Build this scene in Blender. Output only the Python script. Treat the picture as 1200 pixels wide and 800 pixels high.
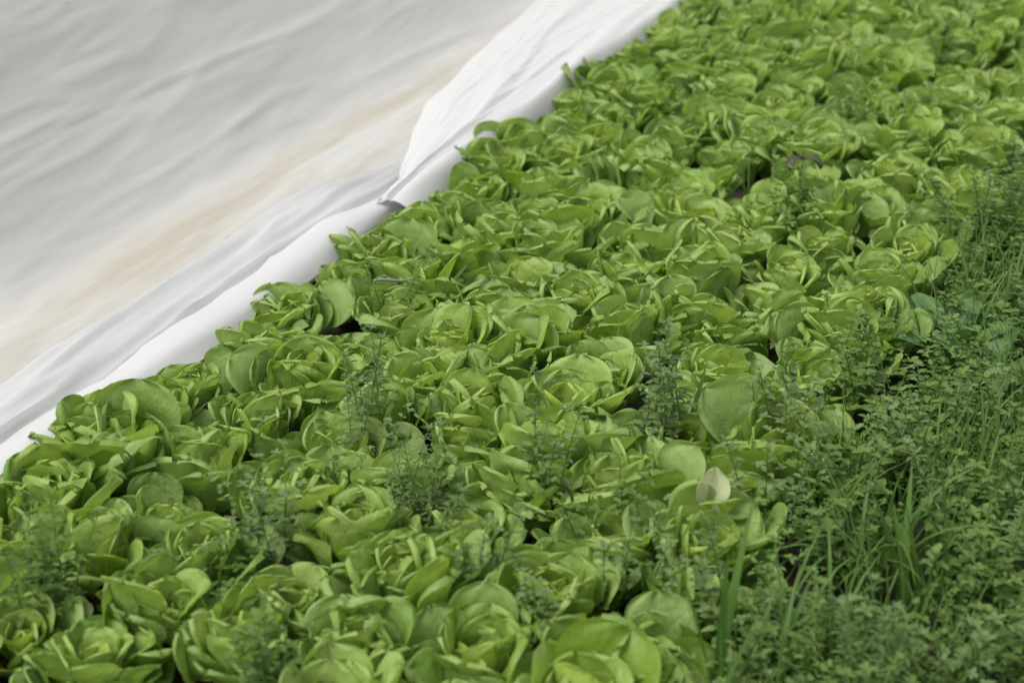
import bpy, math, random
import numpy as np
from mathutils import Vector, Matrix, noise

R = math.radians
S = bpy.context.scene
for o in list(bpy.data.objects):
    bpy.data.objects.remove(o)
COL = S.collection
rng = random.Random(11)

# ------------------------------------------------------------------ camera
EYE = 1.72
cam_d = bpy.data.cameras.new('camera')
cam_d.sensor_width = 36.0
cam_d.lens = 60.0
cam_d.clip_start = 0.05
cam_d.clip_end = 2000.0
cam_d.dof.use_dof = True
cam_d.dof.focus_distance = 3.55
cam_d.dof.aperture_fstop = 2.8
cam = bpy.data.objects.new('camera', cam_d)
COL.objects.link(cam)
cam.location = (0, 0, EYE)
cam.rotation_euler = (R(90 - 25.4), 0, R(24.1))
S.camera = cam

# ------------------------------------------------------------------ sky and sun (bright overcast)
SUN_EL, SUN_AZ = 62.0, 225.0          # azimuth clockwise from +Y
w = bpy.data.worlds.new('World')
S.world = w
w.use_nodes = True
wn = w.node_tree
for n in list(wn.nodes):
    wn.nodes.remove(n)
sky = wn.nodes.new('ShaderNodeTexSky')
sky.sky_type = 'NISHITA'
sky.sun_disc = False
sky.sun_elevation = R(SUN_EL)
sky.sun_rotation = R(SUN_AZ)
sky.air_density = 1.0
sky.dust_density = 4.0
hsv = wn.nodes.new('ShaderNodeHueSaturation')
hsv.inputs['Saturation'].default_value = 0.12   # cloud cover
bg = wn.nodes.new('ShaderNodeBackground')
bg.inputs['Strength'].default_value = 0.15
wo = wn.nodes.new('ShaderNodeOutputWorld')
wn.links.new(sky.outputs[0], hsv.inputs['Color'])
wn.links.new(hsv.outputs[0], bg.inputs['Color'])
wn.links.new(bg.outputs[0], wo.inputs[0])

sun_d = bpy.data.lights.new('sun', 'SUN')
sun_d.energy = 1.2
sun_d.angle = R(28)
sun_d.color = (1.0, 0.97, 0.92)
sun = bpy.data.objects.new('sun', sun_d)
COL.objects.link(sun)
az, el = R(SUN_AZ), R(SUN_EL)
to_sun = Vector((math.sin(az) * math.cos(el), math.cos(az) * math.cos(el), math.sin(el)))
sun.rotation_euler = to_sun.to_track_quat('Z', 'Y').to_euler()
sun.location = (0, 0, 6)

S.view_settings.view_transform = 'Standard'
S.view_settings.look = 'None'
S.view_settings.exposure = 0.4
S.view_settings.gamma = 1.0
S.view_settings.use_curve_mapping = False
S.render.engine = 'CYCLES'
S.cycles.max_bounces = 7
S.cycles.diffuse_bounces = 4
S.cycles.glossy_bounces = 2
S.cycles.transmission_bounces = 4
S.render.resolution_x, S.render.resolution_y = 1024, 682


# ------------------------------------------------------------------ helpers
def tag(o, label=None, cat=None, group=None, kind=None):
    if label: o['label'] = label
    if cat: o['category'] = cat
    if group: o['group'] = group
    if kind: o['kind'] = kind
    return o


def link(name, data, parent=None):
    o = bpy.data.objects.new(name, data)
    COL.objects.link(o)
    if parent is not None:
        o.parent = parent
    return o


def empty(name, loc, rz=0.0):
    o = link(name, None)
    o.empty_display_size = 0.05
    o.location = loc
    o.rotation_euler = (0, 0, rz)
    return o


def mesh_from(name, verts, faces, mat, smooth=True, uvs=None):
    me = bpy.data.meshes.new(name)
    me.from_pydata([tuple(map(float, v)) for v in verts], [], faces)
    if uvs is not None:
        l = me.uv_layers.new(name='UVMap')
        li = np.empty(len(me.loops), dtype=np.int32)
        me.loops.foreach_get('vertex_index', li)
        l.data.foreach_set('uv', np.asarray(uvs, dtype=np.float32)[li].ravel())
    me.polygons.foreach_set('use_smooth', [smooth] * len(me.polygons))
    me.materials.append(mat)
    me.update()
    return me


def grid_faces(nu, nv, off=0):
    f = []
    for j in range(nv - 1):
        for i in range(nu - 1):
            a = off + j * nu + i
            f.append((a, a + 1, a + nu + 1, a + nu))
    return f


def nz(x, y, z=0.0):
    return noise.noise(Vector((x, y, z)))


def at(px, py, z):
    """pixel of the 1200x800 photograph -> point on the level plane z"""
    p, yaw, f = R(25.4), R(24.1), 2000.0
    r, u = px - 600.0, 400.0 - py
    up = u * math.cos(p) - f * math.sin(p)
    fw = f * math.cos(p) + u * math.sin(p)
    X = r * math.cos(yaw) - fw * math.sin(yaw)
    Y = r * math.sin(yaw) + fw * math.cos(yaw)
    t = (z - EYE) / up
    return Vector((X * t, Y * t, z))


# ------------------------------------------------------------------ materials
def new_mat(name):
    m = bpy.data.materials.new(name)
    m.use_nodes = True
    t = m.node_tree
    for n in list(t.nodes):
        t.nodes.remove(n)
    return m, t


def N(t, typ, **kw):
    n = t.nodes.new(typ)
    for k, v in kw.items():
        if k in n.inputs:
            n.inputs[k].default_value = v
        else:
            setattr(n, k, v)
    return n


def ramp(t, src, stops):
    n = t.nodes.new('ShaderNodeValToRGB')
    e = n.color_ramp.elements
    while len(e) < len(stops):
        e.new(0.5)
    for k, (p, c) in enumerate(stops):
        e[k].position = p
        e[k].color = (*c, 1) if len(c) == 3 else c
    t.links.new(src, n.inputs['Fac'])
    return n


def mixc(t, fac, a, b, mode='MIX'):
    n = t.nodes.new('ShaderNodeMix')
    n.data_type = 'RGBA'
    n.blend_type = mode
    for sock, val in ((n.inputs[0], fac), (n.inputs[6], a), (n.inputs[7], b)):
        if isinstance(val, bpy.types.NodeSocket):
            t.links.new(val, sock)
        elif isinstance(val, (int, float)):
            sock.default_value = val
        else:
            sock.default_value = (*val, 1)
    return n.outputs[2]


def math_n(t, op, a, b=None):
    n = t.nodes.new('ShaderNodeMath')
    n.operation = op
    for i, v in enumerate((a, b)):
        if v is None:
            continue
        if isinstance(v, bpy.types.NodeSocket):
            t.links.new(v, n.inputs[i])
        else:
            n.inputs[i].default_value = v
    return n.outputs[0]


def leafy(name, dark, light, trans, tfac=0.3, rough=0.45, spec=0.35, vein=True, bump=0.35,
          pale=(0.5, 0.58, 0.22), sheen=0.0, scale=38.0, pucker=False):
    """a living leaf: mottled colour, pale midrib and side veins, light coming through"""
    m, t = new_mat(name)
    L = t.links.new
    tc = N(t, 'ShaderNodeTexCoord')
    oi = N(t, 'ShaderNodeObjectInfo')
    off = N(t, 'ShaderNodeVectorMath', operation='SCALE')
    comb = N(t, 'ShaderNodeCombineXYZ')
    for i in range(3):
        L(oi.outputs['Random'], comb.inputs[i])
    L(comb.outputs[0], off.inputs[0]); off.inputs['Scale'].default_value = 7.0
    pos = N(t, 'ShaderNodeVectorMath', operation='ADD')
    L(tc.outputs['Object'], pos.inputs[0]); L(off.outputs[0], pos.inputs[1])
    n1 = N(t, 'ShaderNodeTexNoise', Scale=scale, Detail=3.0)
    L(pos.outputs[0], n1.inputs['Vector'])
    n2 = N(t, 'ShaderNodeTexNoise', Scale=9.0, Detail=2.0)
    L(pos.outputs[0], n2.inputs['Vector'])
    mixf = math_n(t, 'ADD', math_n(t, 'MULTIPLY', n1.outputs[0], 0.45), math_n(t, 'MULTIPLY', n2.outputs[0], 0.75))
    mixf = math_n(t, 'ADD', mixf, math_n(t, 'MULTIPLY', oi.outputs['Random'], 0.45))
    cr = ramp(t, mixf, [(0.45, dark), (1.05, light)])
    col = cr.outputs[0]
    height = n1.outputs[0]
    if vein:
        uv = N(t, 'ShaderNodeSeparateXYZ')
        L(tc.outputs['UV'], uv.inputs[0])
        u = math_n(t, 'ABSOLUTE', math_n(t, 'SUBTRACT', uv.outputs[0], 0.5))
        # midrib: narrow, tapering towards the tip
        wid = math_n(t, 'MULTIPLY', math_n(t, 'SUBTRACT', 1.05, uv.outputs[1]), 0.055)
        rib = math_n(t, 'SUBTRACT', 1.0, math_n(t, 'MINIMUM', math_n(t, 'DIVIDE', u, wid), 1.0))
        # side veins: slanted lines
        s = math_n(t, 'SUBTRACT', uv.outputs[1], math_n(t, 'MULTIPLY', u, 0.9))
        wob = math_n(t, 'ADD', s, math_n(t, 'MULTIPLY', n1.outputs[0], 0.10))
        sv = math_n(t, 'SINE', math_n(t, 'MULTIPLY', wob, 46.0))
        sv = math_n(t, 'MAXIMUM', math_n(t, 'SUBTRACT', math_n(t, 'ABSOLUTE', sv), 0.90), 0.0)
        sv = math_n(t, 'MULTIPLY', sv, 5.0)
        v = math_n(t, 'MAXIMUM', math_n(t, 'MULTIPLY', rib, 0.9), sv)
        col = mixc(t, math_n(t, 'MULTIPLY', v, 0.18), col, pale)
        height = math_n(t, 'SUBTRACT', n1.outputs[0], math_n(t, 'MULTIPLY', v, 0.25))
    if pucker:                                # the blistered skin between the veins
        vo = N(t, 'ShaderNodeTexVoronoi', Scale=85.0)
        vo.feature = 'SMOOTH_F1'
        L(pos.outputs[0], vo.inputs['Vector'])
        height = math_n(t, 'SUBTRACT', height, math_n(t, 'MULTIPLY', vo.outputs['Distance'], 0.8))
    bp = N(t, 'ShaderNodeBump', Strength=bump, Distance=0.006)
    L(height, bp.inputs['Height'])
    pb = N(t, 'ShaderNodeBsdfPrincipled', Roughness=rough)
    pb.inputs['Specular IOR Level'].default_value = spec
    if sheen:
        pb.inputs['Sheen Weight'].default_value = sheen
        pb.inputs['Sheen Roughness'].default_value = 0.4
    L(col, pb.inputs['Base Color']); L(bp.outputs[0], pb.inputs['Normal'])
    tr = N(t, 'ShaderNodeBsdfTranslucent')
    L(mixc(t, 0.6, col, trans), tr.inputs['Color'])
    L(bp.outputs[0], tr.inputs['Normal'])
    mx = N(t, 'ShaderNodeMixShader', Fac=tfac)
    L(pb.outputs[0], mx.inputs[1]); L(tr.outputs[0], mx.inputs[2])
    out = N(t, 'ShaderNodeOutputMaterial')
    L(mx.outputs[0], out.inputs[0])
    return m


M_HEART = leafy('lettuce_heart_leaf', (0.29, 0.42, 0.036), (0.47, 0.60, 0.155), (0.50, 0.67, 0.055), 0.42, 0.48, spec=0.45, bump=0.5, pucker=True)
M_MID = leafy('lettuce_leaf', (0.205, 0.34, 0.034), (0.40, 0.54, 0.155), (0.43, 0.62, 0.04), 0.42, 0.48, spec=0.45, bump=0.5, pucker=True)
M_OUT = leafy('lettuce_outer_leaf', (0.14, 0.268, 0.028), (0.335, 0.48, 0.145), (0.35, 0.55, 0.036), 0.40, 0.48, spec=0.45, bump=0.5, pucker=True)
M_PALE = leafy('lettuce_bleached_leaf', (0.52, 0.60, 0.27), (0.72, 0.77, 0.48), (0.6, 0.65, 0.3), 0.3, 0.5)
M_WEED = leafy('weed_leaf', (0.038, 0.092, 0.014), (0.15, 0.245, 0.06), (0.15, 0.29, 0.035), 0.3, 0.55, 0.2, vein=False, bump=0.1, scale=11)
M_WEED2 = leafy('grey_weed_leaf', (0.075, 0.135, 0.036), (0.17, 0.25, 0.09), (0.15, 0.28, 0.05), 0.28, 0.6, 0.25, vein=False, bump=0.1, scale=14)
M_STEM = leafy('weed_stem', (0.06, 0.14, 0.02), (0.12, 0.22, 0.04), (0.1, 0.2, 0.03), 0.1, 0.5, vein=False, bump=0.0)
M_GRASS = leafy('grass_blade', (0.042, 0.105, 0.014), (0.115, 0.21, 0.045), (0.14, 0.28, 0.03), 0.3, 0.5, 0.25, vein=False, bump=0.05, scale=9)
M_DOCK = leafy('broad_weed_leaf', (0.05, 0.13, 0.03), (0.12, 0.23, 0.07), (0.12, 0.25, 0.04), 0.25, 0.4, pale=(0.2, 0.3, 0.12), bump=0.25)
M_DEAD = leafy('withered_leaf', (0.03, 0.035, 0.022), (0.07, 0.075, 0.05), (0.05, 0.05, 0.03), 0.1, 0.7, vein=False)


def soil_mat():
    m, t = new_mat('dark_soil'); L = t.links.new
    tc = N(t, 'ShaderNodeTexCoord')
    n1 = N(t, 'ShaderNodeTexNoise', Scale=14.0, Detail=8.0, Roughness=0.7)
    n2 = N(t, 'ShaderNodeTexNoise', Scale=0.7, Detail=4.0)
    L(tc.outputs['Object'], n1.inputs['Vector']); L(tc.outputs['Object'], n2.inputs['Vector'])
    c = ramp(t, n1.outputs[0], [(0.3, (0.018, 0.013, 0.009)), (0.75, (0.075, 0.055, 0.038))]).outputs[0]
    g = ramp(t, n2.outputs[0], [(0.42, (0, 0, 0)), (0.6, (1, 1, 1))]).outputs[0]
    col = mixc(t, math_n(t, 'MULTIPLY', g, 0.25), c, (0.04, 0.06, 0.02))
    pb = N(t, 'ShaderNodeBsdfPrincipled', Roughness=0.95)
    bp = N(t, 'ShaderNodeBump', Strength=0.9, Distance=0.02)
    L(n1.outputs[0], bp.inputs['Height']); L(col, pb.inputs['Base Color']); L(bp.outputs[0], pb.inputs['Normal'])
    out = N(t, 'ShaderNodeOutputMaterial'); L(pb.outputs[0], out.inputs[0])
    return m


def film_mat(name, base, tfac, dirt=0.0, rough=0.38, streak=0.10, bump=0.25):
    """milky plastic film: thin, half opaque, with dried soil stains where dirt > 0"""
    m, t = new_mat(name); L = t.links.new
    tc = N(t, 'ShaderNodeTexCoord')
    mp = N(t, 'ShaderNodeMapping')
    mp.inputs['Scale'].default_value = (9.0, 1.1, 9.0)
    mp.inputs['Rotation'].default_value = (0, 0, R(4))
    L(tc.outputs['Object'], mp.inputs['Vector'])
    n1 = N(t, 'ShaderNodeTexNoise', Scale=1.0, Detail=5.0, Roughness=0.6)
    L(mp.outputs[0], n1.inputs['Vector'])
    b = Vector(base)
    c = ramp(t, n1.outputs[0], [(0.3, tuple(b * (1 - streak))), (0.7, tuple(b * (1 + streak * 0.5)))]).outputs[0]
    if dirt:
        n2 = N(t, 'ShaderNodeTexNoise', Scale=4.5, Detail=6.0, Roughness=0.65)
        mp2 = N(t, 'ShaderNodeMapping')
        mp2.inputs['Scale'].default_value = (2.4, 0.24, 2.4)
        L(tc.outputs['Object'], mp2.inputs['Vector']); L(mp2.outputs[0], n2.inputs['Vector'])
        sx = N(t, 'ShaderNodeSeparateXYZ'); L(tc.outputs['Object'], sx.inputs[0])
        d = math_n(t, 'ADD', sx.outputs[0], 2.32)          # the splash band along the foot
        band = math_n(t, 'SUBTRACT', 1.0, math_n(t, 'MINIMUM', math_n(t, 'DIVIDE', math_n(t, 'ABSOLUTE', d), 0.20), 1.0))
        st = ramp(t, n2.outputs[0], [(0.40, (0, 0, 0)), (0.62, (1, 1, 1))]).outputs[0]
        band = math_n(t, 'MINIMUM', math_n(t, 'MULTIPLY', band, 1.6), 1.0)
        st = math_n(t, 'ADD', math_n(t, 'MULTIPLY', st, 0.72), 0.20)
        f = math_n(t, 'MULTIPLY', math_n(t, 'MULTIPLY', band, st), dirt)
        c = mixc(t, f, c, (0.53, 0.485, 0.39))
        n3 = N(t, 'ShaderNodeTexNoise', Scale=16.0, Detail=2.0)
        L(tc.outputs['Object'], n3.inputs['Vector'])
        sp = ramp(t, n3.outputs[0], [(0.74, (0, 0, 0)), (0.79, (1, 1, 1))]).outputs[0]
        c = mixc(t, math_n(t, 'MULTIPLY', sp, 0.35), c, (0.30, 0.27, 0.20))
    pb = N(t, 'ShaderNodeBsdfPrincipled', Roughness=rough)
    pb.inputs['Specular IOR Level'].default_value = 0.4
    bp = N(t, 'ShaderNodeBump', Strength=bump, Distance=0.01)
    L(n1.outputs[0], bp.inputs['Height']); L(bp.outputs[0], pb.inputs['Normal'])
    L(c, pb.inputs['Base Color'])
    tr = N(t, 'ShaderNodeBsdfTranslucent'); L(c, tr.inputs['Color'])
    mx = N(t, 'ShaderNodeMixShader', Fac=tfac)
    L(pb.outputs[0], mx.inputs[1]); L(tr.outputs[0], mx.inputs[2])
    out = N(t, 'ShaderNodeOutputMaterial'); L(mx.outputs[0], out.inputs[0])
    return m


M_SOIL = soil_mat()
M_FILM = film_mat('milky_film', (0.73, 0.728, 0.705), 0.2, dirt=0.95, streak=0.14)
M_FLAP = film_mat('clear_film_flap', (0.69, 0.70, 0.695), 0.30, streak=0.16)
M_FLEECE = film_mat('white_fleece', (0.70, 0.70, 0.70), 0.24, streak=0.03, rough=0.7, bump=0.1)

# ------------------------------------------------------------------ ground: one sheet to the horizon
gx = np.concatenate([[-600, -120, -30, -10], np.arange(-4, 3.01, 0.06), [10, 30, 120, 600]])
gy = np.concatenate([[-600, -120, -30, -6], np.arange(-1, 9.01, 0.06), [14, 30, 120, 600]])
gv, bedz = [], {}


def ground_z(x, y):
    z = 0.012 * nz(x * 5, y * 5) + 0.008 * nz(x * 14, y * 14, 3)
    if -2.05 < x < -0.55:
        z += 0.02
    return z if (-4 < x < 3 and -1 < y < 9) else 0.0


for y in gy:
    for x in gx:
        gv.append((x, y, ground_z(x, y)))
g = link('ground', mesh_from('ground', gv, grid_faces(len(gx), len(gy)), M_SOIL))
tag(g, 'dark bare soil under the lettuces and weeds', kind='structure')

# ------------------------------------------------------------------ plastic tunnel: film wall, skirt flap
YS = np.arange(-0.6, 11.0, 0.03)
prof = [(-2.12, 0.06), (-2.20, 0.105), (-2.32, 0.125), (-2.465, 0.150), (-2.56, 0.245), (-2.70, 0.42), (-2.88, 0.65),
        (-3.15, 0.92), (-3.5, 1.20), (-3.95, 1.48), (-4.4, 1.70), (-4.9, 1.80), (-5.5, 1.74), (-6.1, 1.45),
        (-6.6, 0.95), (-6.95, 0.40), (-7.1, 0.02)]
pp = np.array(prof)
seg = np.concatenate([[0], np.cumsum(np.hypot(*np.diff(pp, axis=0).T))])
ss = np.concatenate([np.arange(0, 1.3, 0.011), np.arange(1.3, 1.6, 0.03), np.arange(1.6, seg[-1], 0.10), [seg[-1]]])


def smooth_interp(s, col):
    k = np.array([-0.035, -0.018, 0, 0.018, 0.035])
    return np.mean([np.interp(s + d, seg, pp[:, col]) for d in k], axis=0)


px_, pz_ = smooth_interp(ss, 0), smooth_interp(ss, 1)
tx, tz = np.gradient(px_), np.gradient(pz_)
ln = np.hypot(tx, tz)
nxn, nzn = tz / ln, -tx / ln            # outward (towards +x / up)
V = []
for y in YS:
    for i, s in enumerate(ss):
        fade = 1.0 if s < 1.7 else 0.4
        drift = s - 0.035 * (y - 3.5)     # creases run slightly across the length of the tunnel
        up = max(0.0, min(1.0, (s - 0.15) / 0.5))
        h = 0.022 * nz(drift * 1.0, y * 0.28, 1.0) * up
        h += 0.003 * nz(drift * 5.0, y * 0.55, 5.0)
        c = nz(drift * 5.0 + 0.9 * nz(y * 0.6, 3.0), y * 0.7, 9.0)
        h += 0.0050 * max(0.0, 1 - abs(c) * 9.0) * (0.5 + nz(y * 0.9, s * 2.0, 31.0))
        c = nz(drift * 11.0 + 0.9 * nz(y * 1.1, 13.0), y * 1.5, 19.0)
        h += 0.0035 * max(0.0, 1 - abs(c) * 7.0) * max(0.0, 0.45 + 1.3 * nz(y * 1.2, s * 3.0, 51.0)) * max(0.25, 1.2 - s)
        c = nz(drift * 17.0 + 1.5 * nz(y * 2.0, s * 3.0, 23.0), y * 2.6 - s * 6.0, 39.0)
        h += 0.0030 * max(0.0, 1 - abs(c) * 6.0) * max(0.0, 0.3 + 1.4 * nz(y * 1.6, s * 2.2, 91.0))
        h += 0.0012 * nz(drift * 24, y * 6.0, 2.0)
        lo = max(0.0, min(1.0, s / 0.12))
        V.append((px_[i] + nxn[i] * h * fade * lo, y, max(0.03 if s < 0.2 else 0.0, pz_[i] + nzn[i] * h * fade * lo)))
tunnel = empty('plastic_tunnel', (-4.6, 5.0, 0))
tag(tunnel, 'milky plastic film tunnel with a soil-stained foot rising beside the lettuce bed', 'plastic tunnel')
o = link('film_wall', mesh_from('film_wall', [(x + 4.6, y - 5.0, z) for x, y, z in V], grid_faces(len(ss), len(YS)), M_FILM), tunnel)
# the dirt band is laid out in scene coordinates, so keep this mesh's own space equal to them
for v in o.data.vertices:
    v.co.x -= 4.6; v.co.y += 5.0
o.matrix_parent_inverse = Matrix.Translation((4.6, -5.0, 0))
for ye in (YS[0] + 0.01, YS[-1] - 0.01):       # closed ends
    ring = [(x + 4.6, ye - 5.0, z) for x, z in zip(px_, pz_)]
    link('end_panel', mesh_from('end_panel', ring, [tuple(range(len(ring)))], M_FLAP, False), tunnel)

# loose flap of film between the stained foot and the white hem
fs = np.linspace(0, 1, 26)
V = []
for y in YS:
    top = -2.205 + 0.018 * nz(y * 1.3, 4.0) + 0.008 * nz(y * 4.0, 8.0)
    for s in fs:
        x = -2.015 + (top + 2.015) * s
        z = 0.085 + 0.085 * s + 0.012 * math.sin(math.pi * s)
        sl = s + 0.55 * (y - 3.0)          # wrinkles slant across the strip
        z += 0.010 * nz(sl * 3.2, y * 0.8, 2.0) * math.sin(math.pi * min(1, s * 1.2 + 0.1))
        c = nz(s * 4.0 - 0.8 * y, y * 1.2 + 9, 7.0)
        z += 0.012 * max(0, 1 - abs(c) * 5.0)
        c2 = nz(s * 6.0 - 1.1 * y + 4, y * 0.8 + 2, 17.0)
        z += 0.006 * max(0, 1 - abs(c2) * 7.0)
        z -= 0.07 * max(0.0, min(1.0, (y - 3.65) / 0.35)) * s
        z += 0.0025 * nz(s * 14 - y * 5, y * 5, 3.0)
        if s > 0.93:
            z -= 0.02 * (s - 0.93) / 0.07
        V.append((x + 4.6, y - 5.0, z))
link('loose_flap', mesh_from('loose_flap', V, grid_faces(len(fs), len(YS)), M_FLAP), tunnel)

# white fleece: rolled hem along the bed and a folded drape further on
fleece = empty('fleece_sheet', (-2.0, 4.0, 0))
tag(fleece, 'bright white fleece rolled and folded between the plastic tunnel and the lettuces', 'fleece sheet')
na = 20
V = []
for y in YS:
    rr = 0.037 + 0.010 * nz(y * 1.1, 1.0) + 0.007 * nz(y * 3.7, 6.0)
    if y > 3.55:                        # thinner where the drape covers it
        rr *= 1 - 0.4 * min(1.0, (y - 3.55) / 0.25)
    cx = -2.04 + 0.016 * nz(y * 0.6, 12.0) + 0.014 * nz(y * 1.9, 14.0)
    cz = 0.098 + 0.010 * nz(y * 0.9, 22.0) + 0.008 * nz(y * 2.7, 24.0)
    for k in range(na + 1):
        a = 2 * math.pi * k / na
        q = 1 + 0.28 * nz(math.cos(a) * 1.4, math.sin(a) * 1.4, y * 1.6) + 0.035 * nz(math.cos(a) * 4, math.sin(a) * 4, y * 7)
        q += 0.30 * max(0, 1 - abs(nz(math.cos(a) * 2.0 + y * 3.0, math.sin(a) * 2.0, y * 1.2)) * 6) * max(0, nz(y * 1.7, a, 77.0))
        V.append((cx + 1.75 * rr * q * math.cos(a) + 2.0, y - 4.0, cz + rr * q * math.sin(a)))
link('rolled_hem', mesh_from('rolled_hem', V, grid_faces(na + 1, len(YS)), M_FLEECE), fleece)

YD = np.arange(3.68, 11.0, 0.025)
ds = np.linspace(0, 1, 70)
V = []
for y in YD:
    q = (y - 3.68)
    left = -2.005 - 0.34 * min(q, 0.8) - 0.16 * max(0, q - 0.8)
    left += 0.03 * nz(y * 1.5, 41.0) + 0.012 * nz(y * 5.0, 43.0)
    left = max(left, -2.66)
    for s in ds:
        left = min(left, -2.035)
        x = -1.925 - 0.065 * s / 0.12 if s < 0.12 else -1.99 + (left + 1.99) * (s - 0.12) / 0.88
        base = np.interp(x, pp[::-1, 0], pp[::-1, 1]) + 0.016
        base = max(base, 0.158 + 0.012 * math.sin(math.pi * s))
        amp = min(1.0, 0.5 + q * 0.5) * math.sin(math.pi * min(1.0, s * 0.93 + 0.07)) ** 0.7
        wob = nz(y * 0.7, s * 1.5, 5.0)
        ph = s * 2.1 - 0.17 * q + 0.9 * wob
        f1 = max(0.0, 1 - abs(math.sin(math.pi * ph)) * 1.6)       # a few crests
        f2 = max(0.0, 1 - abs(nz(s * 5.0 - 0.5 * q, y * 0.6, 8.0)) * 6.0)
        f3 = max(0.0, 1 - abs(nz(s * 8.0 + 1.0 * q, y * 1.4, 28.0)) * 7.0)
        z = base + amp * (0.013 * f1 + 0.008 * f2 + 0.004 * f3) + 0.004 * nz(s * 6, y * 2.0, 3.0)
        z -= 0.022 * max(0.0, 1 - q / 0.22) ** 2
        if s > 0.85:
            z -= 0.010 * (s - 0.85) / 0.15
        if s < 0.12:                        # the front falls over the roll on to the bed
            k = 1 - s / 0.12
            z -= 0.13 * k ** 1.8 * min(1.0, q / 0.4 + 0.12) + 0.012 * k * nz(y * 5.0, k, 61.0)
        V.append((x + 2.0, y - 4.0, z))
link('folded_drape', mesh_from('folded_drape', V, grid_faces(len(ds), len(YD)), M_FLEECE), fleece)


# ------------------------------------------------------------------ lettuces
def lettuce_leaf(name, mat, length, width, angles, cup, ruffle, roll, fold, seed, nu=13, nv=14, blister=0.0028):
    """cupped round leaf growing outwards (+X) and up; angles = elevation at base, middle, tip in degrees"""
    r = random.Random(seed)
    vs = [1 - (1 - k / (nv - 1)) ** 1.5 for k in range(nv)]
    us = [math.sin(math.pi / 2 * (2 * i / (nu - 1) - 1) * 0.96) / math.sin(math.pi / 2 * 0.96) for i in range(nu)]
    x = z = 0.0
    prev = 0.0
    verts, uvs = [], []
    ph, ph2 = r.uniform(0, 6.28), r.uniform(0, 6.28)
    skew = r.uniform(-0.25, 0.25)
    k1 = r.uniform(2.0, 3.6)
    so = r.uniform(0, 100)
    for v in vs:
        th = np.interp(v, [0, 0.55, 1.0], angles)
        dl = (v - prev) * length
        prev = v
        x += math.cos(R(th)) * dl
        z += math.sin(R(th)) * dl
        if v < 0.60:
            q = v / 0.60
            wv = 0.20 + 0.80 * (q * q * (3 - 2 * q)) ** 0.8
        else:
            q = (v - 0.60) / 0.40
            wv = max(0.015, (1 - q ** 2.2)) ** 0.5
        wv *= width * 0.5
        ph_cup = R(cup) * (1.0 - 0.5 * max(0, (v - 0.6) / 0.4))
        n = Vector((-math.sin(R(th)), 0, math.cos(R(th))))
        tt = Vector((math.cos(R(th)), 0, math.sin(R(th))))
        for u in us:
            a = u * ph_cup
            lat = math.sin(a) * wv / ph_cup
            dep = (1 - math.cos(a)) * wv / ph_cup + fold * abs(u) * wv
            edge = min(1.0, (abs(u) ** 4 * min(1, v * 1.6)) + max(0, (v - 0.62) / 0.38) ** 2)
            dep -= roll * 0.8 * edge * (0.7 + 0.5 * math.sin(ph2 + 1.5 * u + 2 * v))
            arc = u * 1.3 if v > 0.6 else u * (0.6 + v)
            dep += ruffle * edge * (math.sin(k1 * 2.2 * arc + ph) + 0.25 * math.sin(k1 * 4.0 * arc + 5 * v + ph2))
            dep += blister * nz(u * 4.5 + so, v * 6.5, so) + 0.006 * nz(u * 1.6 + so, v * 2.0, so + 9)
            co = Vector((x, 0, z)) + n * dep + Vector((0, lat + skew * 0.12 * v * v * width, 0))
            verts.append(co)
            uvs.append((0.5 + 0.5 * u, v))
    return mesh_from(name, verts, grid_faces(nu, nv), mat, True, uvs)


VAR = 22
RINGS = []      # (meshes, count, base radius, tilt jitter)
spec = [
    # mat, len, wid, angles(base,mid,tip), cup, ruffle, roll, fold, count, base radius, base z
    (M_HEART, 0.062, 0.084, (70, 98, 120), 54, 0.0016, 0.000, 0.0, 4, 0.012, 0.046),
    (M_HEART, 0.080, 0.104, (72, 92, 92), 52, 0.0028, 0.000, 0.0, 5, 0.024, 0.046),
    (M_MID, 0.096, 0.116, (72, 88, 72), 48, 0.0040, 0.001, 0.0, 7, 0.037, 0.042),
    (M_MID, 0.104, 0.120, (66, 82, 58), 44, 0.0050, 0.001, 0.0, 9, 0.054, 0.032),
    (M_OUT, 0.112, 0.122, (54, 70, 38), 40, 0.0055, 0.002, 0.0, 11, 0.070, 0.016),
]
sd = 100
for (mat, ln_, wd, an, cup, ruf, rol, fo, cnt, br, bz) in spec:
    ms = []
    for k in range(VAR):
        sd += 1
        r = random.Random(sd)
        a = tuple(x + r.uniform(-9, 9) * (0.6, 1.0, 1.2)[i] for i, x in enumerate(an))
        ms.append(lettuce_leaf('leaf', mat, ln_ * r.uniform(0.9, 1.1), wd * r.uniform(0.86, 1.12), a,
                               cup * r.uniform(0.65, 1.2), ruf * r.uniform(0.5, 1.6), rol * r.uniform(0.2, 1.7),
                               fo + (r.uniform(0.12, 0.35) if r.random() < 0.22 else 0.0), sd))
    RINGS.append((ms, cnt, br, bz))

ROW_X = [-1.885, -1.695, -1.505, -1.312, -1.12, -0.93, -0.735]
_b = 'pale green butterhead lettuce in the '
ROW_L = [_b + 'row pressed against the white fleece hem', _b + 'second row from the white fleece hem',
         _b + 'third row from the white fleece hem', _b + 'middle row of the bed, fourth from the hem',
         _b + 'third row from the weedy path', _b + 'second row from the weedy path',
         _b + 'row overgrown by weeds along the path']
ROW_G = ['lettuces along the hem', 'lettuces in the second row from the hem', 'lettuces in the third row from the hem',
         'lettuces in the middle row', 'lettuces in the third row from the path',
         'lettuces in the second row from the path', 'lettuces in the row along the path']


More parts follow.
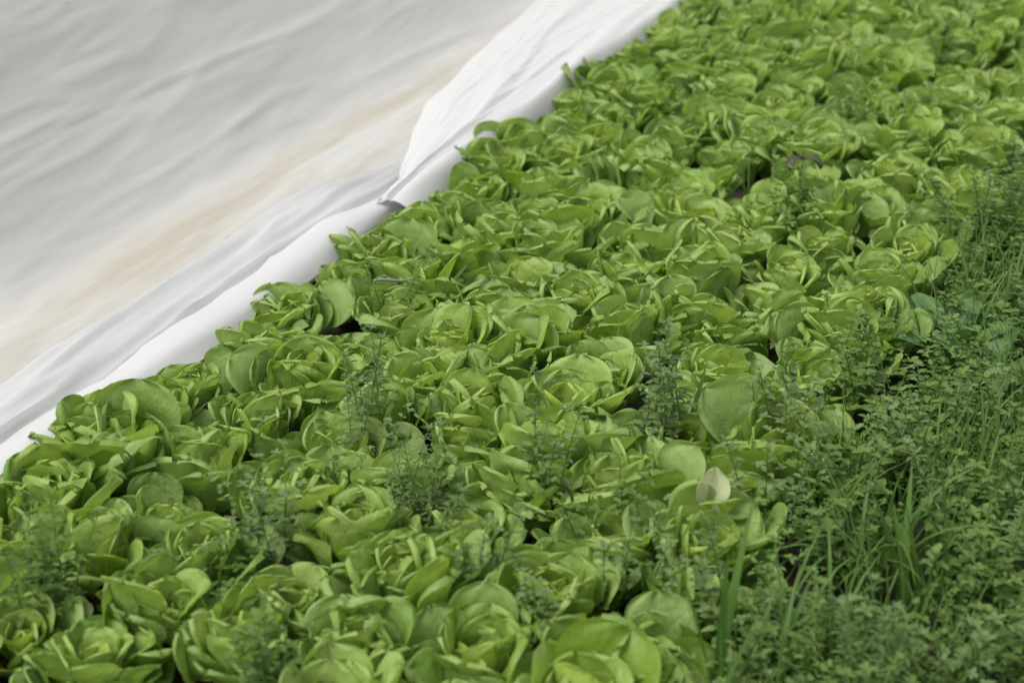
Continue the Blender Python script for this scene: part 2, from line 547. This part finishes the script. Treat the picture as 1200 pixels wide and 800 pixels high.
def lettuce(x, y, size, label, group, seed, bleached=False):
    r = random.Random(seed)
    root = empty('lettuce', (x, y, 0.012), r.uniform(0, 6.28))
    root.rotation_euler.x = R(r.uniform(-15, 15)); root.rotation_euler.y = R(r.uniform(-15, 15))
    tag(root, label, 'lettuce', group)
    tight = r.uniform(-12, 10)
    for ri, (ms, cnt, br, bz) in enumerate(RINGS):
        n = cnt + r.choice((-1, 0, 0, 1))
        a0 = r.uniform(0, 6.28)
        for k in range(n):
            me = r.choice(ms)
            lf = link('leaf', me, root)
            a = a0 + 2 * math.pi * (k + r.uniform(-0.5, 0.5)) / n
            s = size * r.uniform(0.80, 1.20)
            rad = br * size * r.uniform(0.55, 1.35)
            lf.location = (rad * math.cos(a), rad * math.sin(a), bz * size + r.uniform(-0.008, 0.014) * (0.5 + 0.25 * ri))
            lf.rotation_euler = (R(r.uniform(-5, 5) * (1 + 0.9 * ri)), R(r.uniform(-5, 5) * (1 + 0.8 * ri) - tight * (0.4 + 0.15 * ri)), a + r.uniform(-0.16, 0.16) * (1 + ri))
            if x < -1.78 and ri >= 2 and math.cos(a + root.rotation_euler.z) < -0.35:
                lf.rotation_euler.y -= R(12 if ri == 2 else 26)      # pushed upright by the hem
            lf.scale = (s, s * r.choice((-1, 1)) * r.uniform(0.93, 1.1), s * r.uniform(0.93, 1.08))
    return root


seed = 1000
HEADS = []
fwd = Vector((-math.sin(R(24.1)) * math.cos(R(25.4)), math.cos(R(24.1)) * math.cos(R(25.4)), -math.sin(R(25.4))))
side = Vector((math.cos(R(24.1)), math.sin(R(24.1)), 0))
upv = side.cross(fwd)


def in_view(x, y, z=0.1, margin=165):
    """does a point of the bed lie in the photograph, give or take a margin in pixels"""
    d = Vector((x, y, z - EYE))
    k = d.dot(fwd)
    if k < 0.3:
        return False
    return abs(d.dot(side) / k * 2000) < 600 + margin and abs(d.dot(upv) / k * 2000) < 400 + margin


for ri, rx in enumerate(ROW_X):
    y = 1.20 + (0.092 if ri % 2 else 0.0) + rng.uniform(-0.03, 0.03)
    while y < 7.6:
        seed += 1
        yy = y + rng.uniform(-0.04, 0.04)
        xx = rx + rng.uniform(-0.032, 0.032)
        if ri == 6:                              # the row bends towards the path further along
            xx += 0.08 * max(0.0, min(1.0, (yy - 3.2) / 1.2))
        if ri in (4, 5):
            xx += (0.025, 0.05)[ri - 4] * max(0.0, min(1.0, (yy - 3.2) / 1.2))
        y += 0.184
        sz = rng.choice((rng.uniform(0.76, 0.95), rng.uniform(0.92, 1.18), rng.uniform(0.92, 1.06)))
        if not in_view(xx, yy):
            continue
        lab, grp = ROW_L[ri], ROW_G[ri]
        if ri == 0 and yy > 3.75:
            lab, grp = 'pale green butterhead lettuce in the row beside the broad folded fleece drape', 'lettuces beside the folded drape'
        elif ri == 0:
            lab, grp = 'pale green butterhead lettuce in the row beside the narrow rolled fleece hem', 'lettuces beside the rolled hem'
        sz *= 1.08 if ri == 0 else 1.0
        HEADS.append((xx, yy, lettuce(xx, yy, sz, lab, grp, seed)))

# one leaf bleached almost white near the path row
p = at(826, 590, 0.12)
bl = link('bleached_leaf', lettuce_leaf('leaf', M_PALE, 0.105, 0.070, (78, 88, 98), 55, 0.002, 0.0, 0.30, 77))
bl.location = (p.x + 0.015, p.y - 0.04, 0.115)
bl.rotation_euler = (R(6), 0, R(115))
tag(bl, 'single bleached cream white leaf standing among the lettuces by the weeds', 'leaf')

# ------------------------------------------------------------------ weeds
def frame_of(d, up=Vector((0, 0, 1))):
    d = d.normalized()
    s = d.cross(up)
    if s.length < 1e-4:
        s = Vector((1, 0, 0))
    s.normalize()
    return d, s, s.cross(d)


def add_leaflet(V, F, base, d, length, width, droop=0.25):
    """small oval leaflet with a keel, 6 triangles"""
    d, s, n = frame_of(d)
    i = len(V)
    dn = Vector((0, 0, -1))
    pts = [base,
           base + d * length * 0.38 + s * width * 0.5 + n * width * 0.16,
           base + d * length * 0.38,
           base + d * length * 0.38 - s * width * 0.5 + n * width * 0.16,
           base + d * length * 0.75 + s * width * 0.36 + n * width * 0.1 + dn * length * droop * 0.4,
           base + d * length * 0.75 - s * width * 0.36 + n * width * 0.1 + dn * length * droop * 0.4,
           base + d * length * 0.97 + dn * length * droop]
    V.extend(pts)
    F.extend([(i, i + 2, i + 1), (i, i + 3, i + 2), (i + 1, i + 2, i + 4), (i + 2, i + 3, i + 5),
              (i + 2, i + 6, i + 4), (i + 2, i + 5, i + 6)])


def add_stem(V, F, pts, r0, r1, sides=3):
    i0 = len(V)
    n = len(pts)
    for k, p in enumerate(pts):
        rr = r0 + (r1 - r0) * k / (n - 1)
        for j in range(sides):
            a = 2 * math.pi * j / sides
            V.append(p + Vector((math.cos(a) * rr, math.sin(a) * rr, 0)))
    for k in range(n - 1):
        for j in range(sides):
            a, b = i0 + k * sides + j, i0 + k * sides + (j + 1) % sides
            F.append((a, b, b + sides, a + sides))


def weed_stem(r, h, leaf, kind, lean=0.3):
    """returns stem and foliage geometry of one shoot"""
    SV, SF, LV, LF = [], [], [], []
    d = Vector((r.uniform(-lean, lean), r.uniform(-lean, lean), 1)).normalized()
    bend = Vector((r.uniform(-1, 1), r.uniform(-1, 1), 0)) * 0.25 * h
    P = lambda t: d * h * t + bend * t * t
    pts = [P(t / 4) for t in range(5)]
    add_stem(SV, SF, pts, 0.0016, 0.0008)
    nodes = max(4, int(h / 0.024))
    a0 = r.uniform(0, 6.28)
    for k in range(nodes):
        t = 0.22 + 0.78 * (k + 1) / nodes
        p = P(t)
        if kind == 'whorl':
            cnt, L = 6, leaf * (1.15 - 0.45 * t)
        else:
            cnt, L = 2, leaf * (1.2 - 0.5 * t)
        a0 += 1.57
        if kind != 'whorl' and k < nodes - 1 and r.random() < 0.55:        # a side shoot with its own small leaves
            a = a0 + r.uniform(-0.4, 0.4)
            q = p + Vector((math.cos(a), math.sin(a), 0.9)) * r.uniform(0.018, 0.034)
            add_stem(SV, SF, [p, q], 0.0009, 0.0006)
            for j in range(4):
                b = a + 1.57 * j + r.uniform(-0.3, 0.3)
                add_leaflet(LV, LF, q, Vector((math.cos(b), math.sin(b), r.uniform(0.0, 0.6))), L * r.uniform(0.5, 0.8), L * 0.36, r.uniform(0, 0.3))
        for j in range(cnt):
            a = a0 + 2 * math.pi * j / cnt + r.uniform(-0.25, 0.25)
            up = r.uniform(0.05, 0.5) + 0.4 * (t > 0.92)
            wr = 0.20 if kind == 'whorl' else r.uniform(0.42, 0.6)
            ll = L * r.uniform(0.75, 1.15)
            add_leaflet(LV, LF, p, Vector((math.cos(a), math.sin(a), up)), ll, ll * wr, r.uniform(0.05, 0.4))
    for j in range(5):            # terminal tuft
        a = a0 + 1.26 * j
        add_leaflet(LV, LF, P(1.0), Vector((math.cos(a), math.sin(a), 0.9)), leaf * 0.45, leaf * 0.18, 0.1)
    return SV, SF, LV, LF


# --- the dense mass along the path: one uncountable cover
protos = []
for k in range(26):
    r = random.Random(5000 + k)
    kind = 'whorl' if k % 4 == 0 else 'pair'
    SV, SF, LV, LF = weed_stem(r, r.uniform(0.09, 0.24), r.uniform(0.018, 0.038), kind)
    tris = []
    for f in SF:
        tris.append((f[0], f[1], f[2])); tris.append((f[0], f[2], f[3]))
    protos.append((np.array(SV), np.array(tris), np.array(LV), np.array(LF)))


def stamp(spots, name, mat_leaf, seed):
    r = np.random.RandomState(seed)
    Vs, Fs, mats, off = [], [], [], 0
    for (x, y, z, s) in spots:
        sv, sf, lv, lf = protos[r.randint(len(protos))]
        a = r.uniform(0, 6.283)
        M = np.array([[math.cos(a), -math.sin(a), 0], [math.sin(a), math.cos(a), 0], [0, 0, 1]]) * s
        T = np.array([x, y, z])
        Vs.append(sv @ M.T + T); Fs.append(sf + off); mats.append(np.zeros(len(sf), dtype=np.int32)); off += len(sv)
        Vs.append(lv @ M.T + T); Fs.append(lf + off); mats.append(np.full(len(lf), 1 + (r.rand() < 0.2), dtype=np.int32)); off += len(lv)
    Vv, Ff, mm = np.concatenate(Vs), np.concatenate(Fs), np.concatenate(mats)
    me = bpy.data.meshes.new(name)
    me.vertices.add(len(Vv)); me.vertices.foreach_set('co', Vv.astype(np.float32).ravel())
    me.loops.add(Ff.size); me.loops.foreach_set('vertex_index', Ff.astype(np.int32).ravel())
    me.polygons.add(len(Ff))
    me.polygons.foreach_set('loop_start', np.arange(0, Ff.size, 3, dtype=np.int32))
    me.polygons.foreach_set('material_index', mm)
    me.polygons.foreach_set('use_smooth', np.ones(len(Ff), dtype=bool))
    for m in (M_STEM, mat_leaf, M_WEED2):
        me.materials.append(m)
    me.update(calc_edges=True)
    me.validate()
    return me


def weed_edge(y):
    return -0.55 + 0.07 * max(0, min(1, (y - 3.9) / 0.8)) + 0.05 * nz(y * 1.3, 7.7) + 0.03 * nz(y * 4, 2.2)


spots = []
wr = random.Random(77)
for k in range(15000):
    x = -0.80 + 2.0 * wr.random() ** 1.25
    y = wr.uniform(1.2, 6.8)
    e = weed_edge(y)
    if x < e - 0.10 or (x < e and wr.random() < 0.55 + 4 * (e - x)):
        continue
    # thin out what the photograph does not show
    if not in_view(x, y, 0.1, 220):
        continue
    if not in_view(x, y, 0.1, 60) and wr.random() < 0.6:
        continue
    dens = 0.5 + nz(x * 4.0, y * 4.0, 3.3)
    if dens < 0.25:
        continue
    spots.append((x, y, ground_z(x, y), wr.uniform(0.6, 1.2) * (0.9 + 0.45 * nz(x * 3.2, y * 3.2, 8))))
wc = link('weed_cover', stamp(spots, 'weed_cover', M_WEED, 5))
tag(wc, 'dense small-leaved dark green weeds covering the path beside the lettuces', 'weeds', kind='stuff')

# --- single weeds among the lettuces
def weed_plant(px, py, zc, stems, h, leaf, kind, mat, label, seed, spread=0.05, group=None):
    """zc: height of the foliage centre seen at that pixel"""
    p = at(px, py, zc)
    r = random.Random(seed)
    root = empty('weed_plant', (p.x, p.y, ground_z(p.x, p.y)))
    tag(root, label, 'weed', group)
    for k in range(stems):
        SV, SF, LV, LF = weed_stem(r, h * r.uniform(0.8, 1.12), leaf, kind, 0.22)
        a, d = r.uniform(0, 6.28), spread * math.sqrt(r.random())
        st = link('stem', mesh_from('stem', SV, SF, M_STEM), root)
        st.location = (d * math.cos(a), d * math.sin(a), 0)
        fo = link('foliage', mesh_from('foliage', LV, LF, mat), st)
        tag(fo, kind='stuff')
    return root


WEEDS = [
    (490, 560, .20, 9, .25, .030, 'whorl', M_WEED2, 'bushy grey-green weed with many whorled shoots rising between two middle lettuces', .055),
    (320, 585, .20, 6, .24, .026, 'pair', M_WEED2, 'grey-green weed tuft poking out in front of large lettuces by the hem', .045),
    (45, 650, .19, 8, .24, .026, 'pair', M_WEED, 'serrated weed tuft beside lettuces near the rolled hem', .06),
    (455, 310, .22, 2, .26, .034, 'whorl', M_WEED, 'dark star-shaped weed whorl above lettuces at the hem, beside a grey stick', .035),
    (425, 445, .22, 4, .27, .036, 'whorl', M_WEED2, 'tall thin weed with umbrella whorls before a dark gap between lettuces', .05),
    (785, 450, .24, 6, .32, .030, 'pair', M_WEED2, 'tall weed with bare stems beside broad blade in second row from path', .05),
    (625, 520, .22, 4, .28, .024, 'pair', M_WEED2, 'thin wispy grey weed before a high lettuce mound', .05),
    (712, 590, .16, 6, .20, .026, 'pair', M_WEED, 'weed filling the dark furrow beside a large lettuce mound', .05),
    (930, 225, .20, 4, .24, .030, 'pair', M_WEED, 'dark weed beneath a withered drooping leaf among lettuces', .05),
    (305, 775, .18, 7, .22, .030, 'pair', M_WEED, 'dark green weed in a hollow between lettuces of the second hem row', .05),
    (745, 640, .17, 4, .21, .026, 'pair', M_WEED2, 'low grey-green weed clump between path row lettuces', .07),
    (640, 690, .17, 4, .21, .024, 'pair', M_WEED2, 'sparse pale weed against the side of a lettuce by the furrow', .05),
    (800, 120, .2, 4, .23, .03, 'pair', M_WEED, 'small dark weed among lettuces of the second hem row beside the folded drape', .05),
    (985, 115, .2, 5, .23, .03, 'pair', M_WEED, 'dark weed clump between lettuces beyond the withered leaf', .06),
    (1110, 40, .2, 5, .24, .03, 'pair', M_WEED, 'dark weed at the end of the bed near the path', .06),
    (430, 490, .18, 3, .21, .024, 'pair', M_WEED2, 'low weed under umbrella weed between lettuces', .04),
    (385, 575, .12, 4, .15, .028, 'pair', M_WEED, 'low weed in a dark hole between two lettuces of the second hem row', .04),
    (250, 665, .12, 4, .15, .028, 'pair', M_WEED, 'low weed in a dark hole beside the hem lettuces', .04),
    (560, 640, .2, 3, .26, .022, 'pair', M_WEED2, 'thin pale weed stalks in front of a big lettuce mound', .05),
    (1010, 740, .2, 5, .26, .03, 'whorl', M_WEED2, 'whorled grey weed among grass blades on the path', .06),
    (915, 540, .2, 5, .25, .028, 'pair', M_WEED2, 'feathery grey weed leaning over the path row lettuces', .07),
    (940, 470, .2, 9, .26, .028, 'pair', M_WEED2, 'tall feathery grey-green weed hiding a path row lettuce', .08),
    (1010, 400, .2, 6, .24, .028, 'pair', M_WEED, 'leafy weed at the border of path row and path', .07),
    (870, 665, .2, 3, .24, .026, 'pair', M_WEED2, 'weed tuft next to the single broad dark grass blade', .07),
    (1160, 230, .2, 7, .24, .028, 'pair', M_WEED, 'weed tuft at the path border beside the small dock weed', .07),
]
for i, (a, b, zc, n, h, lf, kd, mt, lab, spr) in enumerate(WEEDS):
    weed_plant(a, b, zc, n, h, lf, kd, mt, lab, 900 + i, spr)


# --- grass
def blade_mesh(r, length, width, arch, n=9):
    """tapering keeled blade growing up and arching over towards +X"""
    V, x, z = [], 0.0, 0.0
    tw = r.uniform(-0.5, 0.5)
    for k in range(n):
        t = k / (n - 1)
        th = R(86) - R(arch) * t ** 1.5
        wv = width * 0.5 * min(1, 0.5 + 2 * t) * (1 - t ** 2.2) + 0.0003
        s = Vector((math.sin(tw * t) * 0.5, math.cos(tw * t), 0))
        c = Vector((x, 0, z))
        nrm = Vector((-math.sin(th), 0, math.cos(th)))
        V += [c - s * wv + nrm * wv * 0.35, c, c + s * wv + nrm * wv * 0.35]
        x += math.cos(th) * length / (n - 1)
        z += math.sin(th) * length / (n - 1)
    return mesh_from('blade', V, grid_faces(3, n), M_GRASS)


def grass_clump(px, py, z0, blades, length, width, arch, label, seed, spread=0.03, heading=None):
    p = at(px, py, z0)
    r = random.Random(seed)
    root = empty('grass_clump', (p.x, p.y, ground_z(p.x, p.y)))
    tag(root, label, 'grass')
    for k in range(blades):
        b = link('blade', blade_mesh(r, length * r.uniform(0.7, 1.15), width * r.uniform(0.7, 1.2), r.uniform(*arch)), root)
        a, d = r.uniform(0, 6.28), spread * math.sqrt(r.random())
        b.location = (d * math.cos(a), d * math.sin(a), 0)
        hd = r.uniform(0, 360) if heading is None else heading + r.uniform(-35, 35)
        b.rotation_euler = (R(r.uniform(-10, 10)), R(r.uniform(0, 14)), R(hd))
    return root


# --- thin grass growing all through the path weeds
def grass_cover(n, seed):
    r = random.Random(seed)
    V, F = [], []
    while n > 0:
        x, y = -0.70 + 1.2 * r.random(), r.uniform(1.6, 6.2)
        if x < weed_edge(y) - 0.06 or not in_view(x, y, 0.1, 100) or nz(x * 3, y * 3, 66) < -0.05:
            continue
        n -= 1
        a, L, w2 = r.uniform(0, 6.28), r.uniform(0.12, 0.30), r.choice((r.uniform(0.0012, 0.0028), r.uniform(0.003, 0.006)))
        arch = R(r.uniform(10, 110))
        px2, pz2 = 0.0, 0.0
        i0 = len(V)
        ca, sa = math.cos(a), math.sin(a)
        for k in range(6):
            t = k / 5
            th = R(r.uniform(78, 88)) - arch * t ** 1.4
            ww = w2 * (1 - t ** 2) + 0.0002
            V.append((x + px2 * ca - ww * sa, y + px2 * sa + ww * ca, pz2))
            V.append((x + px2 * ca + ww * sa, y + px2 * sa - ww * ca, pz2))
            px2 += math.cos(th) * L / 5
            pz2 += math.sin(th) * L / 5
        for k in range(5):
            q = i0 + 2 * k
            F.append((q, q + 1, q + 3, q + 2))
    return mesh_from('grass_cover', V, F, M_GRASS)


gc = link('grass_cover', grass_cover(850, 9))
tag(gc, 'thin green grass growing all through the weeds on the path', 'grass', kind='stuff')

GRASS = [
    (1165, 640, 0.02, 30, .35, .0055, (5, 60), 'upright thin grass tuft at the outer side of the weedy path', .075),
    (1110, 610, 0.02, 18, .28, .005, (10, 70), 'thin grass tuft next to the pair of broad blades on the path', .06),
    (1010, 700, 0.02, 14, .36, .010, (60, 130), 'arching pale grass clump bending over weeds on the path', .04),
    (960, 665, 0.02, 9, .26, .008, (40, 120), 'short arching grass clump beside the path row of lettuces', .04),
    (1062, 750, 0.02, 4, .37, .019, (5, 35), 'pair of broad upright blades standing in the path weeds', .02),
    (1095, 750, 0.02, 4, .36, .016, (5, 40), 'broad-bladed grass beside thin grass tuft on the path', .02),
    (835, 845, 0.02, 3, .37, .026, (3, 20), 'single clump of broad dark blades in front of the path row lettuces', .015),
    (900, 800, 0.02, 7, .28, .010, (40, 110), 'mixed grass clump by the broad dark blades and lettuces', .03),
    (1120, 840, 0.02, 14, .30, .007, (20, 100), 'loose grass clump in the low weeds beside the broad dark blades', .06),
    (1190, 790, 0.02, 14, .30, .006, (10, 80), 'fine grass clump in weeds furthest from the lettuces', .06),
    (800, 545, 0.02, 3, .30, .016, (2, 16), 'stiff broad blades rising from the furrow between lettuces', .012),
    (890, 265, 0.02, 10, .26, .005, (20, 100), 'fine dark grass tuft growing among middle lettuces by withered leaf', .04),
    (1185, 500, 0.02, 10, .28, .006, (20, 90), 'fine grass clump beside the broad dock leaves', .05),
    (1140, 560, 0.02, 8, .26, .006, (30, 100), 'small grass clump between dock leaves and thin tuft', .04),
]
for i, (a, b, z0, n, ln2, wd2, arc, lab, spr) in enumerate(GRASS):
    grass_clump(a, b, z0, n, ln2, wd2, arc, lab, 1300 + i, spr)


# --- broad-leaved dock plants
def dock(px, py, zc, n, length, width, label, seed):
    p = at(px, py, zc)
    r = random.Random(seed)
    root = empty('dock_plant', (p.x, p.y, ground_z(p.x, p.y)))
    tag(root, label, 'weed')
    for k in range(n):
        m = lettuce_leaf('leaf', M_DOCK, length * r.uniform(0.8, 1.1), width * r.uniform(0.8, 1.1),
                         (70, 58 + r.uniform(-15, 15), 10 + r.uniform(-25, 25)), 24, 0.004, 0.004, 0.15, seed * 10 + k)
        lf = link('leaf', m, root)
        lf.rotation_euler = (R(r.uniform(-8, 8)), 0, 2 * math.pi * (k + r.uniform(-.3, .3)) / n)
    return root


dock(1112, 365, .17, 5, .23, .075, 'broad-leaved bluish dock weed standing in the path weeds near the lettuces', 41)
dock(1160, 405, .15, 5, .21, .08, 'second broad-leaved dock weed further out in the path weeds', 42)
dock(1180, 250, .16, 4, .20, .07, 'small dock weed on the path border beside a weed tuft', 43)

# --- withered leaf hanging on a stalk in the bed, and a grey stick lying by the hem
p = at(935, 190, .20)
wl = empty('withered_weed', (p.x, p.y, 0.02))
tag(wl, 'withered grey-brown drooping leaf on a stalk above the lettuces', 'weed')
SV, SF = [], []
add_stem(SV, SF, [Vector((0, 0, 0)), Vector((.01, 0, .1)), Vector((.012, .005, .19))], .002, .0015, 5)
link('stem', mesh_from('stem', SV, SF, M_STEM), wl)
for k in range(3):
    m = lettuce_leaf('leaf', M_DEAD, .06, .035, (20, -20, -60), 40, .004, .004, .3, 600 + k)
    lf = link('leaf', m, wl); lf.location = (.012, .005, .19); lf.rotation_euler = (0, 0, 2.1 * k)

# --- lettuces that a weed singles out get a label of their own
NEXT_TO = [(0, 'the bushy weed with whorled shoots'), (1, 'the grey-green tuft near the hem'), (2, 'the serrated weed tuft'),
           (3, 'the dark star-shaped weed'), (4, 'the umbrella weed'), (5, 'the tall bare-stemmed weed'),
           (6, 'the thin wispy grey weed'), (7, 'the weed filling the furrow'), (8, 'the weed under the withered leaf'),
           (9, 'the dark weed in the hollow'), (12, 'the small dark weed of the second hem row'),
           (21, 'the tall feathery weed'), (22, 'the leafy weed on the path border')]
used = set()
for k, what in NEXT_TO:
    p = at(WEEDS[k][0], WEEDS[k][1], WEEDS[k][2])
    best = min((h for h in HEADS if h[2].name not in used), key=lambda h: (h[0] - p.x) ** 2 + (h[1] - p.y) ** 2)
    used.add(best[2].name)
    best[2]['label'] = 'pale green butterhead lettuce standing closest to ' + what

# --- grey stick lying on the leaves by the hem
a, b = at(438, 329, .165), at(490, 327, .165)
SV, SF = [], []
n = 7
for k in range(n):
    q = a.lerp(b, k / (n - 1)) + Vector((0, 0, 0.003 * math.sin(k * 1.3)))
    for j in range(6):
        th = 2 * math.pi * j / 6
        rr = 0.0042 - 0.0003 * k + 0.0004 * math.sin(k * 2.1 + j)
        SV.append(q + Vector((0, math.cos(th) * rr, math.sin(th) * rr)))
for k in range(n - 1):
    for j in range(6):
        SF.append((k * 6 + j, k * 6 + (j + 1) % 6, (k + 1) * 6 + (j + 1) % 6, (k + 1) * 6 + j))
SF += [tuple(range(5, -1, -1)), tuple(range((n - 1) * 6, n * 6))]
M_STICK = film_mat('weathered_grey_wood', (0.20, 0.215, 0.20), 0.0, rough=0.8, streak=0.3)
tag(link('stick', mesh_from('stick', SV, SF, M_STICK)), 'thin grey stick lying on lettuce leaves near the fleece hem', 'stick')
